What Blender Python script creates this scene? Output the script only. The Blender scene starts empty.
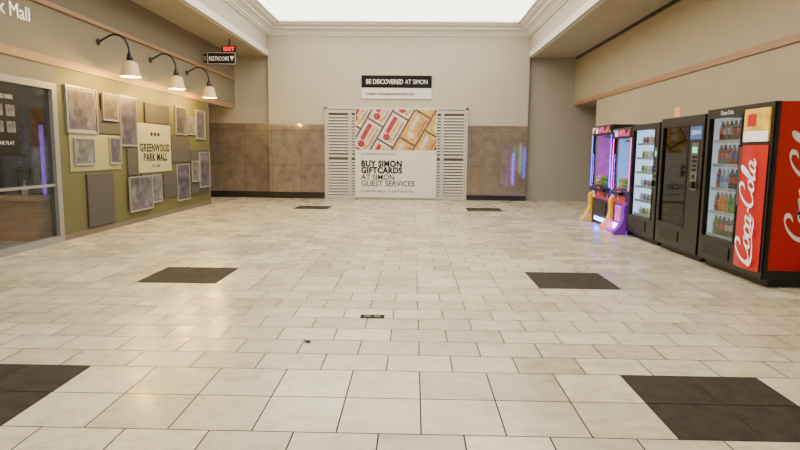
import bpy, bmesh, math, random
from mathutils import Vector, Matrix
random.seed(7)
scene=bpy.context.scene
COL=scene.collection
WL={}
# ---------------------------------------------------------------- materials
def srgb(r,g,b):
    def f(c):
        c/=255.0
        return c/12.92 if c<=0.04045 else ((c+0.055)/1.055)**2.4
    return (f(r),f(g),f(b),1)
MATS={}
def mat(name,rgb,rough=0.5,metal=0.0,emit=0.0,var=0.06,scale=6.0,bump=0.0,ecol=None,spec=0.5,stretch=None):
    if name in MATS: return MATS[name]
    m=bpy.data.materials.new(name); m.use_nodes=True
    nt=m.node_tree; b=nt.nodes['Principled BSDF']
    c=srgb(*rgb)
    tc=nt.nodes.new('ShaderNodeTexCoord'); n=nt.nodes.new('ShaderNodeTexNoise')
    mp=nt.nodes.new('ShaderNodeMapping')
    if stretch: mp.inputs['Scale'].default_value=stretch
    nt.links.new(tc.outputs['Object'],mp.inputs[0]); nt.links.new(mp.outputs[0],n.inputs['Vector'])
    n.inputs['Scale'].default_value=scale; n.inputs['Detail'].default_value=6
    r=nt.nodes.new('ShaderNodeValToRGB')
    r.color_ramp.elements[0].position=0.3; r.color_ramp.elements[1].position=0.7
    r.color_ramp.elements[0].color=tuple(max(0,x*(1-var)) for x in c[:3])+(1,)
    r.color_ramp.elements[1].color=tuple(min(1,x*(1+var)) for x in c[:3])+(1,)
    nt.links.new(n.outputs['Fac'],r.inputs[0]); nt.links.new(r.outputs[0],b.inputs['Base Color'])
    b.inputs['Roughness'].default_value=rough; b.inputs['Metallic'].default_value=metal
    b.inputs['Specular IOR Level'].default_value=spec
    if bump>0:
        bp=nt.nodes.new('ShaderNodeBump'); bp.inputs['Strength'].default_value=bump; bp.inputs['Distance'].default_value=0.01
        nt.links.new(n.outputs['Fac'],bp.inputs['Height']); nt.links.new(bp.outputs[0],b.inputs['Normal'])
    if emit>0:
        b.inputs['Emission Color'].default_value=srgb(*(ecol or rgb)); b.inputs['Emission Strength'].default_value=emit
    MATS[name]=m; return m
def glass(name,tint=(255,255,255),gl=0.08,k=.35):
    m=bpy.data.materials.new(name); m.use_nodes=True; nt=m.node_tree; nt.nodes.clear()
    o=nt.nodes.new('ShaderNodeOutputMaterial'); mx=nt.nodes.new('ShaderNodeMixShader')
    t=nt.nodes.new('ShaderNodeBsdfTransparent'); g=nt.nodes.new('ShaderNodeBsdfGlossy')
    t.inputs[0].default_value=srgb(*tint); g.inputs['Roughness'].default_value=0.03
    lw=nt.nodes.new('ShaderNodeLayerWeight'); lw.inputs['Blend'].default_value=0.25
    mm=nt.nodes.new('ShaderNodeMath'); mm.operation='MULTIPLY_ADD'; mm.inputs[1].default_value=k; mm.inputs[2].default_value=gl*0.5
    nt.links.new(lw.outputs['Fresnel'],mm.inputs[0]); nt.links.new(mm.outputs[0],mx.inputs[0])
    nt.links.new(t.outputs[0],mx.inputs[1]); nt.links.new(g.outputs[0],mx.inputs[2]); nt.links.new(mx.outputs[0],o.inputs[0])
    return m
def brickmat(name,c1,c2,mortar,w,h,rough=0.25,axis='XZ'):
    m=bpy.data.materials.new(name); m.use_nodes=True; nt=m.node_tree; b=nt.nodes['Principled BSDF']
    sp=nt.nodes.new('ShaderNodeSeparateXYZ'); cb=nt.nodes.new('ShaderNodeCombineXYZ')
    geo=nt.nodes.new('ShaderNodeNewGeometry')
    nt.links.new(geo.outputs['Position'],sp.inputs[0])
    nt.links.new(sp.outputs['X' if axis[0]=='X' else 'Y'],cb.inputs[0]); nt.links.new(sp.outputs['Z'],cb.inputs[1])
    br=nt.nodes.new('ShaderNodeTexBrick'); br.offset=0.0
    br.inputs['Scale'].default_value=1.0; br.inputs['Brick Width'].default_value=w; br.inputs['Row Height'].default_value=h
    br.inputs['Mortar Size'].default_value=0.005; br.inputs['Color1'].default_value=srgb(*c1); br.inputs['Color2'].default_value=srgb(*c2)
    br.inputs['Mortar'].default_value=srgb(*mortar)
    nt.links.new(cb.outputs[0],br.inputs['Vector'])
    n=nt.nodes.new('ShaderNodeTexNoise'); n.inputs['Scale'].default_value=4; n.inputs['Detail'].default_value=8
    nt.links.new(geo.outputs['Position'],n.inputs['Vector'])
    mx=nt.nodes.new('ShaderNodeMix'); mx.data_type='RGBA'; mx.blend_type='OVERLAY'; mx.inputs['Factor'].default_value=0.55
    nt.links.new(br.outputs['Color'],mx.inputs['A']); nt.links.new(n.outputs['Fac'],mx.inputs['B'])
    nt.links.new(mx.outputs['Result'],b.inputs['Base Color']); b.inputs['Roughness'].default_value=rough
    b.inputs['Specular IOR Level'].default_value=.8
    return m
M_wall=mat('painted_wall',(156,144,117),0.7,var=0.03,scale=2)
M_back=mat('back_wall_paint',(172,164,145),0.7,var=0.02,scale=2)
M_grey=mat('grey_wall_paint',(146,139,124),0.6,var=0.03,scale=2)
M_upper=mat('upper_wall_paint',(116,107,86),0.7,var=0.03,scale=2)
M_ceil=mat('ceiling_paint',(160,152,131),0.8,var=0.03,scale=2)
M_white=mat('white_moulding',(206,203,192),0.5,var=0.02)
M_green=mat('olive_green_paint',(80,78,40),0.6,var=0.05,scale=3)
M_wood=mat('oak_trim',(146,112,74),0.5,var=0.12,scale=4,stretch=(8,1,8))
M_black=mat('black_plastic',(10,10,12),0.35,var=0.1)
M_matblack=mat('matte_black_metal',(16,15,14),0.5,var=0.1)
M_base=mat('dark_baseboard',(20,17,15),0.4,var=0.1)
M_alu=mat('brushed_aluminium',(120,120,118),0.35,metal=0.8,var=0.06)
M_dkalu=mat('storefront_frame_metal',(128,126,120),0.45,metal=0.1,var=0.06)
M_silver=mat('silver_frame',(150,150,146),0.35,metal=0.4,var=0.05)
M_slate=mat('charcoal_textured_panel',(58,56,51),0.8,var=0.2,scale=60,bump=0.15)
M_pale=mat('pale_frosted_panel',(142,140,98),0.4,var=0.03)
M_plaque=mat('pale_plaque',(158,155,120),0.4,var=0.03)
M_paper=mat('white_print',(202,199,190),0.6,var=0.01)
M_ink=mat('black_ink',(5,5,5),0.7,var=0.02,spec=.2)
M_sky=mat('skylight_glow',(255,252,244),0.5,emit=4.5,var=0.0,ecol=(255,250,238))
M_slat=mat('grey_cream_louver_paint',(174,169,156),0.5,var=0.02)
M_brown=brickmat('taupe_stone_tile',(120,107,93),(110,98,86),(78,68,57),0.9,1.07,0.06)
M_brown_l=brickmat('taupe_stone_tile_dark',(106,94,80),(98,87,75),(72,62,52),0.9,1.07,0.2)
M_red=mat('glossy_red_paint',(170,8,18),0.3,var=0.05)
M_scriptw=mat('white_vinyl',(225,220,216),0.4,var=0.01)
M_scriptw2=mat('white_backlit_vinyl',(235,230,226),0.4,var=0.01,emit=0.2)
M_redpanel=mat('red_backlit_panel',(180,8,16),0.3,var=0.05,emit=0.08)
M_interior=mat('white_lit_interior',(205,220,235),0.5,emit=0.55,var=0.02)
M_intdim=mat('dim_interior',(60,72,84),0.5,emit=0.1,var=0.05)
M_shelf=mat('shelf_wire',(160,165,168),0.35,metal=0.3)
M_tube=mat('cool_light_tube',(225,240,255),0.4,emit=7,var=0)
G_clear=glass('clear_glass',(238,244,246),0.04,k=.2)
G_tint=glass('tinted_glass',(120,125,135),0.12)
G_store=glass('storefront_glass',(226,228,232),0.05,k=.15)
# ---------------------------------------------------------------- helpers
def reg(o,parent=None,loc=None,label=None,cat=None,kind=None,group=None):
    COL.objects.link(o)
    l=Vector(loc) if loc is not None else Vector((0,0,0))
    WL[o]=l.copy()
    if parent is not None:
        o.parent=parent; o.location=l-WL[parent]
    else: o.location=l
    if label: o['label']=label
    if cat: o['category']=cat
    if kind: o['kind']=kind
    if group: o['group']=group
    return o
def mkmesh(name,verts,faces,mats,parent=None,loc=None,fm=None,smooth=False,**kw):
    if loc is None:
        xs=[v[0] for v in verts]; ys=[v[1] for v in verts]; zs=[v[2] for v in verts]
        loc=((min(xs)+max(xs))/2,(min(ys)+max(ys))/2,min(zs))
    L=Vector(loc)
    me=bpy.data.meshes.new(name); me.from_pydata([tuple(Vector(v)-L) for v in verts],[],faces)
    if not isinstance(mats,(list,tuple)): mats=[mats]
    for m in mats: me.materials.append(m)
    if fm:
        for p,i in zip(me.polygons,fm): p.material_index=i
    if smooth:
        for p in me.polygons: p.use_smooth=True
    me.update()
    o=bpy.data.objects.new(name,me)
    return reg(o,parent,loc,**kw)
def boxvf(bs):
    V=[];F=[];FM=[]
    for b in bs:
        x0,x1,y0,y1,z0,z1=b[:6]; mi=b[6] if len(b)>6 else 0
        k=len(V)
        V+=[(x0,y0,z0),(x1,y0,z0),(x1,y1,z0),(x0,y1,z0),(x0,y0,z1),(x1,y0,z1),(x1,y1,z1),(x0,y1,z1)]
        F+=[(k,k+3,k+2,k+1),(k+4,k+5,k+6,k+7),(k,k+1,k+5,k+4),(k+1,k+2,k+6,k+5),(k+2,k+3,k+7,k+6),(k+3,k,k+4,k+7)]
        FM+=[mi]*6
    return V,F,FM
def boxes(name,bs,mats,parent=None,bevel=0.0,loc=None,**kw):
    V,F,FM=boxvf(bs)
    o=mkmesh(name,V,F,mats,parent,loc,fm=FM,**kw)
    if bevel>0:
        md=o.modifiers.new('bevel','BEVEL'); md.width=bevel; md.segments=2; md.limit_method='ANGLE'
    return o
def empty(name,loc,**kw):
    o=bpy.data.objects.new(name,None); o.empty_display_size=0.1
    return reg(o,None,loc,**kw)
def lathe_vf(prof,c=(0,0,0),segs=24,axis='Z'):
    V=[];F=[];n=len(prof)
    for i in range(segs):
        a=2*math.pi*i/segs
        for r,z in prof: V.append((c[0]+r*math.cos(a),c[1]+r*math.sin(a),c[2]+z))
    for i in range(segs):
        j=(i+1)%segs
        for k in range(n-1):
            F.append((i*n+k,j*n+k,j*n+k+1,i*n+k+1))
    return V,F
def lathe(name,prof,m,c,parent=None,segs=24,**kw):
    V,F=lathe_vf(prof,c,segs); return mkmesh(name,V,F,m,parent,c,smooth=True,**kw)
def tube(name,pts,r,m,parent=None,segs=10,loc=None,**kw):
    P=[Vector(p) for p in pts]; V=[];F=[]
    for i,p in enumerate(P):
        t=(P[min(i+1,len(P)-1)]-P[max(i-1,0)]).normalized()
        a=Vector((0,1,0)) if abs(t.y)<0.9 else Vector((1,0,0))
        u=t.cross(a).normalized(); w=t.cross(u)
        for k in range(segs):
            an=2*math.pi*k/segs; V.append(tuple(p+u*r*math.cos(an)+w*r*math.sin(an)))
    for i in range(len(P)-1):
        for k in range(segs):
            k2=(k+1)%segs; F.append((i*segs+k,i*segs+k2,(i+1)*segs+k2,(i+1)*segs+k))
    F.append(tuple(range(segs-1,-1,-1))); F.append(tuple((len(P)-1)*segs+k for k in range(segs)))
    return mkmesh(name,V,F,m,parent,loc,smooth=True,**kw)
def catmull(P,n=8):
    out=[];P=[Vector(p) for p in P]; Q=[P[0]*2-P[1]]+P+[P[-1]*2-P[-2]]
    for i in range(1,len(Q)-2):
        p0,p1,p2,p3=Q[i-1],Q[i],Q[i+1],Q[i+2]
        for k in range(n):
            t=k/n
            out.append(0.5*((2*p1)+(p2-p0)*t+(2*p0-5*p1+4*p2-p3)*t*t+(3*p1-p0-3*p2+p3)*t**3))
    out.append(P[-1]); return out
def lettering(name,text,o,ux,uy,size,m,parent,align='CENTER',width=None,bold=0.0,ext=0.0,space=1.0,cs=None,**kw):
    cu=bpy.data.curves.new('t','FONT'); cu.body=text; cu.size=size; cu.align_x=align; cu.offset=bold; cu.extrude=ext; cu.space_line=space
    cu.resolution_u=3
    if bold>.004: cu.space_character=1.08
    if cs: cu.space_character=cs
    to=bpy.data.objects.new('t',cu); COL.objects.link(to)
    dg=bpy.context.evaluated_depsgraph_get(); dg.update()
    me=bpy.data.meshes.new_from_object(to.evaluated_get(dg)); 
    V=[v.co.copy() for v in me.vertices]; F=[tuple(p.vertices) for p in me.polygons]
    bpy.data.objects.remove(to); 
    if width:
        w=max(v.x for v in V)-min(v.x for v in V); s=width/w
        for v in V: v.x*=s
    ux=Vector(ux);uy=Vector(uy);nz=ux.cross(uy);o=Vector(o)
    W=[tuple(o+ux*v.x+uy*v.y+nz*v.z) for v in V]
    return mkmesh(name,W,F,m,parent,tuple(o),**kw)
def script_word(name,o,ux,uy,sx,sy,m,parent,thick=0.15):
    C=[(1.30,1.45),(1.62,1.75),(1.55,2.22),(1.05,2.35),(0.5,1.95),(0.15,1.2),(0.15,0.45),(0.5,0.02),(1.0,0.1),(1.45,0.5)]
    L={'C':([C],1.45),
       'o':([[(0.55,1.0),(0.22,0.8),(0.1,0.4),(0.25,0.06),(0.55,0.05),(0.82,0.35),(0.84,0.75),(0.58,1.0),(0.8,0.82),(1.15,0.92)]],1.0),
       'c':([[(0.74,0.72),(0.66,0.97),(0.35,0.92),(0.12,0.5),(0.2,0.08),(0.5,0.0),(0.9,0.3)]],0.82),
       'a':([[(0.78,0.85),(0.5,1.0),(0.18,0.75),(0.1,0.3),(0.3,0.0),(0.62,0.25),(0.8,0.9)],[(0.84,1.02),(0.74,0.35),(0.9,0.0),(1.25,0.35)]],1.12),
       '-':([[(0.05,0.6),(0.28,0.68),(0.52,0.6)]],0.62),
       'l':([[(0.0,0.3),(0.4,1.1),(0.62,1.9),(0.5,2.3),(0.28,1.9),(0.15,0.9),(0.2,0.1),(0.42,0.0),(0.75,0.35)]],0.66)}
    V=[];F=[];x=0
    def ribbon(path):
        pts=catmull([(p[0],p[1],0) for p in path],8)
        k0=len(V)
        for i,p in enumerate(pts):
            t=(pts[min(i+1,len(pts)-1)]-pts[max(i-1,0)]).normalized(); n=Vector((-t.y,t.x,0))
            ang=math.atan2(t.y,t.x); w=thick*(0.3+0.9*abs(math.sin(ang-0.35)))
            e=min(i,len(pts)-1-i); w*=min(1,0.4+0.15*e)
            V.append(p+n*w); V.append(p-n*w)
        for i in range(len(pts)-1):
            F.append((k0+2*i,k0+2*i+1,k0+2*i+3,k0+2*i+2))
    for ch in 'Coca-Cola':
        paths,adv=L[ch]
        for P in paths: ribbon([(px+x+0.28*py,py) for px,py in P])
        if ch=='C' and x<1: ribbon([(0.15,0.35),(0.2,-0.15),(0.8,-0.45),(1.8,-0.42),(2.8,-0.25),(3.8,-0.38),(4.4,-0.2)])
        x+=adv
    ux=Vector(ux);uy=Vector(uy);o=Vector(o)
    W=[tuple(o+ux*v.x*sx+uy*v.y*sy) for v in V]
    ob=mkmesh(name,W,F,m,parent,tuple(o))
    return ob
def dup(root,delta,parent=None):
    c=root.copy(); COL.objects.link(c)
    if parent is None: c.location=root.location+Vector(delta)
    else: c.parent=parent; c.matrix_parent_inverse=root.matrix_parent_inverse.copy()
    for ch in root.children: dup(ch,(0,0,0),c)
    return c
S=dict(kind='structure')
# ---------------------------------------------------------------- room constants
XL,XR=-5.7,5.0; YB=18.8; ZC=4.46; WLX,WRX=-4.59,3.55; ZS=5.5
# ---------------------------------------------------------------- floor
def build_floor():
    x_anchor=1.43; T=0.4572; g=0.0042
    bands=[(3.0,3.914),(6.5,7.414),(15.25,16.164)]
    V=[];F=[];cols=[];mi=[]
    def tile(x0,x1,y0,y1,c,m=0):
        k=len(V); V.extend([(x0+g,y0+g,0),(x1-g,y0+g,0),(x1-g,y1-g,0),(x0+g,y1-g,0)]); F.append((k,k+1,k+2,k+3)); cols.append(c); mi.append(m)
    def dark(x,y):
        for a,b in bands:
            if a-.01<y<b+.01 and (1.43-.01<x<1.43+2*T+.01 or 1.43-10*T-.01<x<1.43-8*T+.01): return True
        return False
    X0,X1=-9.0,8.0
    rows=[]
    edges=[-4.0]+[e for b in bands for e in b]+[22.0]
    for i in range(len(edges)-1):
        a,b=edges[i],edges[i+1]
        if i%2==1:
            rows+= [(a,(a+b)/2,0,True),((a+b)/2,b,0,True)]
        else:
            n=round((b-a)/0.3048); h=(b-a)/n
            for k in range(n): rows.append((a+k*h,a+(k+1)*h,(T/2 if k%2==0 else 0),False))
    for (a,b,off,sq) in rows:
        k=math.floor((X0-x_anchor)/T); x=x_anchor+k*T+off
        while x<X1:
            c=min(1,max(0,random.gauss(.5,.3)))
            if sq and dark(x+T/2,(a+b)/2): tile(x,x+T,a,b,c,1)
            else: tile(x,x+T,a,b,c,0)
            x+=T
    k=len(V); V.extend([(X0,-4,-0.003),(X1,-4,-0.003),(X1,22,-0.003),(X0,22,-0.003)]); F.append((k,k+1,k+2,k+3)); cols.append(0.5); mi.append(2)
    m=bpy.data.materials.new('cream_floor_tile'); m.use_nodes=True; nt=m.node_tree; b=nt.nodes['Principled BSDF']
    at=nt.nodes.new('ShaderNodeAttribute'); at.attribute_name='tone'
    r=nt.nodes.new('ShaderNodeValToRGB'); r.color_ramp.elements[0].color=srgb(170,160,134); r.color_ramp.elements[1].color=srgb(204,195,168)
    nt.links.new(at.outputs['Fac'],r.inputs[0])
    geo=nt.nodes.new('ShaderNodeNewGeometry')
    def offs(scale):
        ad=nt.nodes.new('ShaderNodeVectorMath'); ad.operation='ADD'
        sc=nt.nodes.new('ShaderNodeVectorMath'); sc.operation='SCALE'; sc.inputs['Scale'].default_value=30
        cbx=nt.nodes.new('ShaderNodeCombineXYZ'); nt.links.new(at.outputs['Fac'],cbx.inputs[0]); nt.links.new(cbx.outputs[0],sc.inputs[0])
        mp=nt.nodes.new('ShaderNodeMapping'); mp.inputs['Scale'].default_value=scale
        nt.links.new(geo.outputs['Position'],mp.inputs[0])
        nt.links.new(mp.outputs[0],ad.inputs[0]); nt.links.new(sc.outputs[0],ad.inputs[1]); return ad.outputs[0]
    def noise(vec,sc,det,rg):
        n=nt.nodes.new('ShaderNodeTexNoise'); n.inputs['Scale'].default_value=sc; n.inputs['Detail'].default_value=det; n.inputs['Roughness'].default_value=rg
        nt.links.new(vec,n.inputs['Vector']); return n.outputs['Fac']
    def ramp(f,p0,c0,p1,c1):
        r2=nt.nodes.new('ShaderNodeValToRGB'); r2.color_ramp.elements[0].position=p0; r2.color_ramp.elements[0].color=c0; r2.color_ramp.elements[1].position=p1; r2.color_ramp.elements[1].color=c1
        nt.links.new(f,r2.inputs[0]); return r2.outputs[0]
    def mul(a,bb,f):
        mx=nt.nodes.new('ShaderNodeMix'); mx.data_type='RGBA'; mx.blend_type='MULTIPLY'; mx.inputs['Factor'].default_value=f
        nt.links.new(a,mx.inputs['A']); nt.links.new(bb,mx.inputs['B']); return mx.outputs['Result']
    c=r.outputs[0]
    c=mul(c,ramp(noise(offs((1,1,1)),6.5,9,.7),.3,(.66,.62,.54,1),.56,(1,1,1,1)),.75)
    c=mul(c,ramp(noise(offs((1.2,7,1)),3.0,8,.7),.34,(.64,.6,.52,1),.48,(1,1,1,1)),.55)
    c=mul(c,ramp(noise(geo.outputs['Position'],.7,6,.6),.35,(.84,.81,.75,1),.6,(1,1,1,1)),.6)
    nt.links.new(c,b.inputs['Base Color'])
    mr=nt.nodes.new('ShaderNodeMapRange'); mr.inputs['From Min'].default_value=.3; mr.inputs['From Max'].default_value=.7; mr.inputs['To Min'].default_value=.16; mr.inputs['To Max'].default_value=.4
    nt.links.new(noise(offs((1,1,1)),1.6,4,.5),mr.inputs[0]); nt.links.new(mr.outputs[0],b.inputs['Roughness'])
    dk=mat('dark_floor_tile',(52,46,39),0.75,var=.25,scale=9,spec=.08)
    gr=mat('floor_grout',(50,42,31),0.8,var=.1,spec=.1)
    me=bpy.data.meshes.new('floor'); me.from_pydata(V,[],F)
    for q in (m,dk,gr): me.materials.append(q)
    a=me.attributes.new('tone','FLOAT','FACE')
    for i,p in enumerate(me.polygons): p.material_index=mi[i]; a.data[i].value=cols[i]
    o=bpy.data.objects.new('floor',me); reg(o,None,(0,0,0),label='cream ceramic tile floor with dark brown square insets',**S)
build_floor()
# ---------------------------------------------------------------- walls
boxes('wall_back',[(WLX,WRX,YB,YB+.2,0,ZS+.3,0)],[M_back],**S)
boxes('wall_back_side',[(-9,WLX,YB+.15,YB+.35,0,ZC,0)],[M_grey],**S)
boxes('wall_back_alcove',[(WRX,8.0,YB+.15,YB+.35,0,ZC,0)],[M_grey],**S)
boxes('trim_1',[(WLX,-2.81,YB-.03,YB,0.2,2.34),(1.68,WRX,YB-.03,YB,0.2,2.34)],[M_brown],label='taupe polished stone tile wainscot',**S)
boxes('trim_2',[(-9,WLX,YB+.12,YB+.15,0.2,2.36)],[M_brown_l],label='taupe stone tile wainscot',**S)
boxes('baseboard_back',[(WLX,-2.81,YB-.05,YB,0,0.2),(1.68,WRX,YB-.05,YB,0,.16),(-9,WLX,YB+.10,YB+.15,0,0.2)],[M_base],**S)
boxes('wall_left',[(XL-.15,XL,9.42,16.4,0,2.9)],[M_green],**S)
boxes('wall_left_upper',[(XL-.15,XL,-4,16.4,2.9,ZC+.05),(XL-.15,XL,-4,9.42,2.52,2.9),(XL-.15,XL,16.4,YB+.15,2.9,ZC+.05),(XL-.15,XL,-4,3.0,0,2.52)],[M_upper],**S)
boxes('trim_3',[(XL,XL+.03,-4,YB-.05,2.8,2.93)],[M_wood],label='oak wood rail on the wall',**S)
boxes('trim_4',[(XL,XL+.05,-4,YB-.05,3.68,3.75)],[M_wood],label='thin oak trim high on the wall',**S)
boxes('baseboard_left',[(XL,XL+.015,9.42,16.4,0,.1)],[mat('grey_baseboard',(96,88,70),.5)],**S)
boxes('trim_5',[(XL-.17,XL+.01,16.4,16.46,0,2.9)],[M_brown_l],label='stone edge at wall end',**S)
boxes('wall_right',[(XR,XR+.15,-4,16.6,0,ZC+.05),(XR,XR+.15,16.6,YB+.15,3.0,ZC+.05)],[M_wall],**S)
boxes('trim_6',[(XR-.03,XR,-4,YB-.05,2.98,3.09)],[M_wood],label='oak wood rail on the wall',**S)
boxes('trim_7',[(XR-.03,XR,-4,YB,ZC-.07,ZC)],[M_base],label='dark joint line at the ceiling',**S)  # dark strip along the top of the right wall
boxes('baseboard_right',[(XR-.015,XR,-4,16.6,0,.15)],[M_base],**S)
boxes('wall_right_hall',[(XR+.15,8,16.45,16.6,0,3.1),(7.9,8.0,16.6,YB+.15,0,3.1)],[mat('hall_shade_colour',(70,60,50),.7)],**S)  # dimness inside the side hall put into its wall colour
boxes('wall_left_hall',[(-9,XL-.15,16.3,16.45,0,3.0),(-9.1,-9,16.3,YB+.3,0,3.0)],[M_grey],**S)
boxes('ceiling_hall',[(XR+.15,8,16.45,YB+.3,3.0,3.1),(-9,XL-.15,16.3,YB+.3,2.9,3.0)],[M_ceil],**S)
boxes('ceiling',[(XL-.15,WLX,-4,YB+.3,ZC,ZC+.12),(WRX,XR+.15,-4,YB+.3,ZC,ZC+.12),(WLX,WRX,-4,1.0,ZC,ZC+.12)],[M_ceil],**S)
boxes('wall_skylight_well',[(WLX-.12,WLX,1.0,YB,ZC+.12,ZS+.3),(WRX,WRX+.12,1.0,YB,ZC+.12,ZS+.3),(WLX,WRX,.9,1.0,ZC+.12,ZS+.3)],[M_back],**S)
boxes('trim_8',[(WLX-.02,WLX+.03,1,YB,ZC-.03,ZC+.14),(WLX-.1,WLX+.0,1,YB,ZC-.03,ZC)],[M_white],label='white edge moulding on the soffit',**S)
boxes('trim_9',[(WRX-.03,WRX+.02,1,YB,ZC-.03,ZC+.14),(WRX,WRX+.1,1,YB,ZC-.03,ZC)],[M_white],label='white edge moulding on the soffit',**S)
prof=[(0,5.03),(.05,5.03),(.05,5.1),(.1,5.1),(.14,5.17),(.22,5.24),(.32,5.3),(.32,5.36),(.42,5.4),(.5,5.46),(.5,5.52),(.58,5.52),(.58,5.6),(0,5.6)]
prof=[(a*.8,5.05+(z-5.03)*.66) for a,z in prof]
def crown(name,p0,p1,inward,m):
    p0=Vector(p0);p1=Vector(p1);d=Vector(inward);V=[];F=[]
    for P in (p0,p1):
        for a,z in prof: V.append((P.x+d.x*a,P.y+d.y*a,z))
    n=len(prof)
    for i in range(n-1): F.append((i,i+1,n+i+1,n+i))
    F.append(tuple(range(n))); F.append(tuple(range(2*n-1,n-1,-1)))
    mkmesh(name,V,F,m,label='stepped white crown moulding around the skylight',**S)
crown('trim_10',(WLX,1,0),(WLX,YB,0),(1,0,0),M_white)
crown('trim_11',(WRX,1,0),(WRX,YB,0),(-1,0,0),M_white)
crown('trim_12',(WLX,YB,0),(WRX,YB,0),(0,-1,0),M_white)
boxes('window_1',[(WLX,WRX,1.0,YB,5.41,5.45)],[M_sky],label='bright diffusing skylight panel',**S)
# ---------------------------------------------------------------- shutters + poster + banner
def shutter(x0,x1,i):
    e=empty('louvered_shutter_door',((x0+x1)/2,YB-.04,0),label='cream louvered shutter panel closing the shop opening',cat='shutter',group='louvered shutter panels')
    y0,y1=YB-.07,YB-.02; fr=.05
    boxes('shutter_frame',[(x0,x0+fr,y0,y1,.01,2.8),(x1-fr,x1,y0,y1,.01,2.8),(x0+fr,x1-fr,y0,y1,.01,.12),(x0+fr,x1-fr,y0,y1,2.7,2.8),(x0+fr,x1-fr,y0,y1,1.32,1.4)],[M_slat],e)
    V=[];F=[]
    z=.15
    while z<2.64:
        if not(1.25<z<1.39):
            k=len(V); a,b=x0+fr,x1-fr
            V+=[(a,y0+.006,z),(b,y0+.006,z),(b,y1-.005,z+.06),(a,y1-.005,z+.06),(a,y0+.014,z-.008),(b,y0+.014,z-.008),(b,y1,z+.05),(a,y1,z+.05)]
            F+=[(k,k+1,k+2,k+3),(k+4,k+7,k+6,k+5),(k,k+4,k+5,k+1)]
        z+=.093
    mkmesh('shutter_slats',V,F,[M_slat],e)
    return e
boxes('trim_13',[(-2.81,-2.75,YB-.08,YB,0,2.88),(1.62,1.68,YB-.08,YB,0,2.88),(-2.81,1.68,YB-.08,YB,2.82,2.9)],[M_slat],label='cream frame around the shutters',**S)
boxes('trim_14',[(-2.75,1.62,YB-.012,YB-.002,0,2.82)],[mat('shadow_backing',(96,90,80),.8)],label='darker sheet behind the shutters standing in for slat shadow',**S)  # shadow in the slat gaps painted as a darker sheet
n=6; w=4.36/n
for i in range(n): shutter(-2.745+i*w+.002,-2.745+(i+1)*w-.002,i)
UX=(1,0,0);UZ=(0,0,1);YP=YB-.1
pe=empty('hanging_poster',(-.56,YP,0.02),label='large white gift card poster with photo of cards',cat='poster')
boxes('poster_sheet',[(-1.85,.72,YP,YP+.02,0.06,2.84)],[M_paper],pe)
M_cardbg=mat('photo_background_print',(84,62,64),.5,var=.5,scale=5)
M_cardw=mat('card_white_print',(196,184,174),.5,var=.12); M_cardr=mat('card_red_print',(150,34,44),.5,var=.4,scale=12); M_cardg=mat('card_gold_print',(190,150,66),.5,var=.5,scale=14); M_cardk=mat('card_tan_print',(150,120,98),.5,var=.3)
def clip_poly(poly,x0,x1,z0,z1):
    def cl(P,f,inter):
        out=[]
        for i in range(len(P)):
            a,b=P[i],P[(i+1)%len(P)]
            if f(a): out.append(a)
            if f(a)!=f(b): out.append(inter(a,b))
        return out
    def ix(x): return lambda a,b:(x,a[1]+(b[1]-a[1])*(x-a[0])/(b[0]-a[0]))
    def iz(z): return lambda a,b:(a[0]+(b[0]-a[0])*(z-a[1])/(b[1]-a[1]),z)
    for f,it in ((lambda p:p[0]>=x0,ix(x0)),(lambda p:p[0]<=x1,ix(x1)),(lambda p:p[1]>=z0,iz(z0)),(lambda p:p[1]<=z1,iz(z1))):
        if len(poly)<3: return []
        poly=cl(poly,f,it)
    return poly
PV=[];PF=[];PM=[]
px0,px1,pz0,pz1=-1.83,.70,1.56,2.82
def addp(poly,mi,dy):
    poly=clip_poly(poly,px0,px1,pz0,pz1)
    if len(poly)<3: return
    k=len(PV)
    for p in poly: PV.append((p[0],YP-dy,p[1]))
    PF.append(tuple(range(k,k+len(poly)))); PM.append(mi)
addp([(px0,pz0),(px1,pz0),(px1,pz1),(px0,pz1)],0,.002)
ang=math.radians(-30); CA,SA=math.cos(ang),math.sin(ang)
def lp(u,v): return (-.56+u*CA-v*SA,2.19+u*SA+v*CA)
def rr(u,v,w,h): return [lp(u-w/2,v-h/2),lp(u+w/2,v-h/2),lp(u+w/2,v+h/2),lp(u-w/2,v+h/2)]
def disc(u,v,r): return [lp(u+r*math.cos(a*math.pi/8),v+r*math.sin(a*math.pi/8)) for a in range(16)]
for q in range(-3,4):
    for r_ in range(-2,3):
        u=q*.58-.1; v=r_*.98+(.35 if q%2 else -.05)
        if q<=-2 and v>.1: continue
        if q<=0:
            addp(rr(u,v,.52,.92),1,.004); addp(rr(u-.1,v+.1,.14,.56),2,.006); addp(rr(u+.05,v+.1,.08,.56),3,.006); addp(disc(u-.05,v-.3,.11),2,.006); addp(rr(u+.18,v+.05,.06,.66),4,.006); addp(rr(u+.12,v-.32,.12,.14),3,.0055)
        else:
            addp(rr(u,v,.52,.92),3,.004); addp(rr(u-.1,v+.14,.12,.46),1,.006); addp(disc(u,v-.26,.11),1,.006); addp(rr(u+.1,v+.14,.06,.46),4,.006); addp(rr(u+.19,v+.1,.04,.6),2,.006)
mkmesh('printed_photo',PV,PF,[M_cardbg,M_cardw,M_cardr,M_cardg,M_cardk],pe,fm=PM)
lettering('small_lettering','AT GREENWOOD PARK MALL',(-1.66,YP-.004,1.4),UX,UZ,.085,M_ink,pe,'LEFT',width=1.1)
lettering('bold_lettering','BUY SIMON\nGIFTCARDS',(-1.66,YP-.004,1.04),UX,UZ,.26,M_ink,pe,'LEFT',bold=.012,space=.8,width=1.3)
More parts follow.
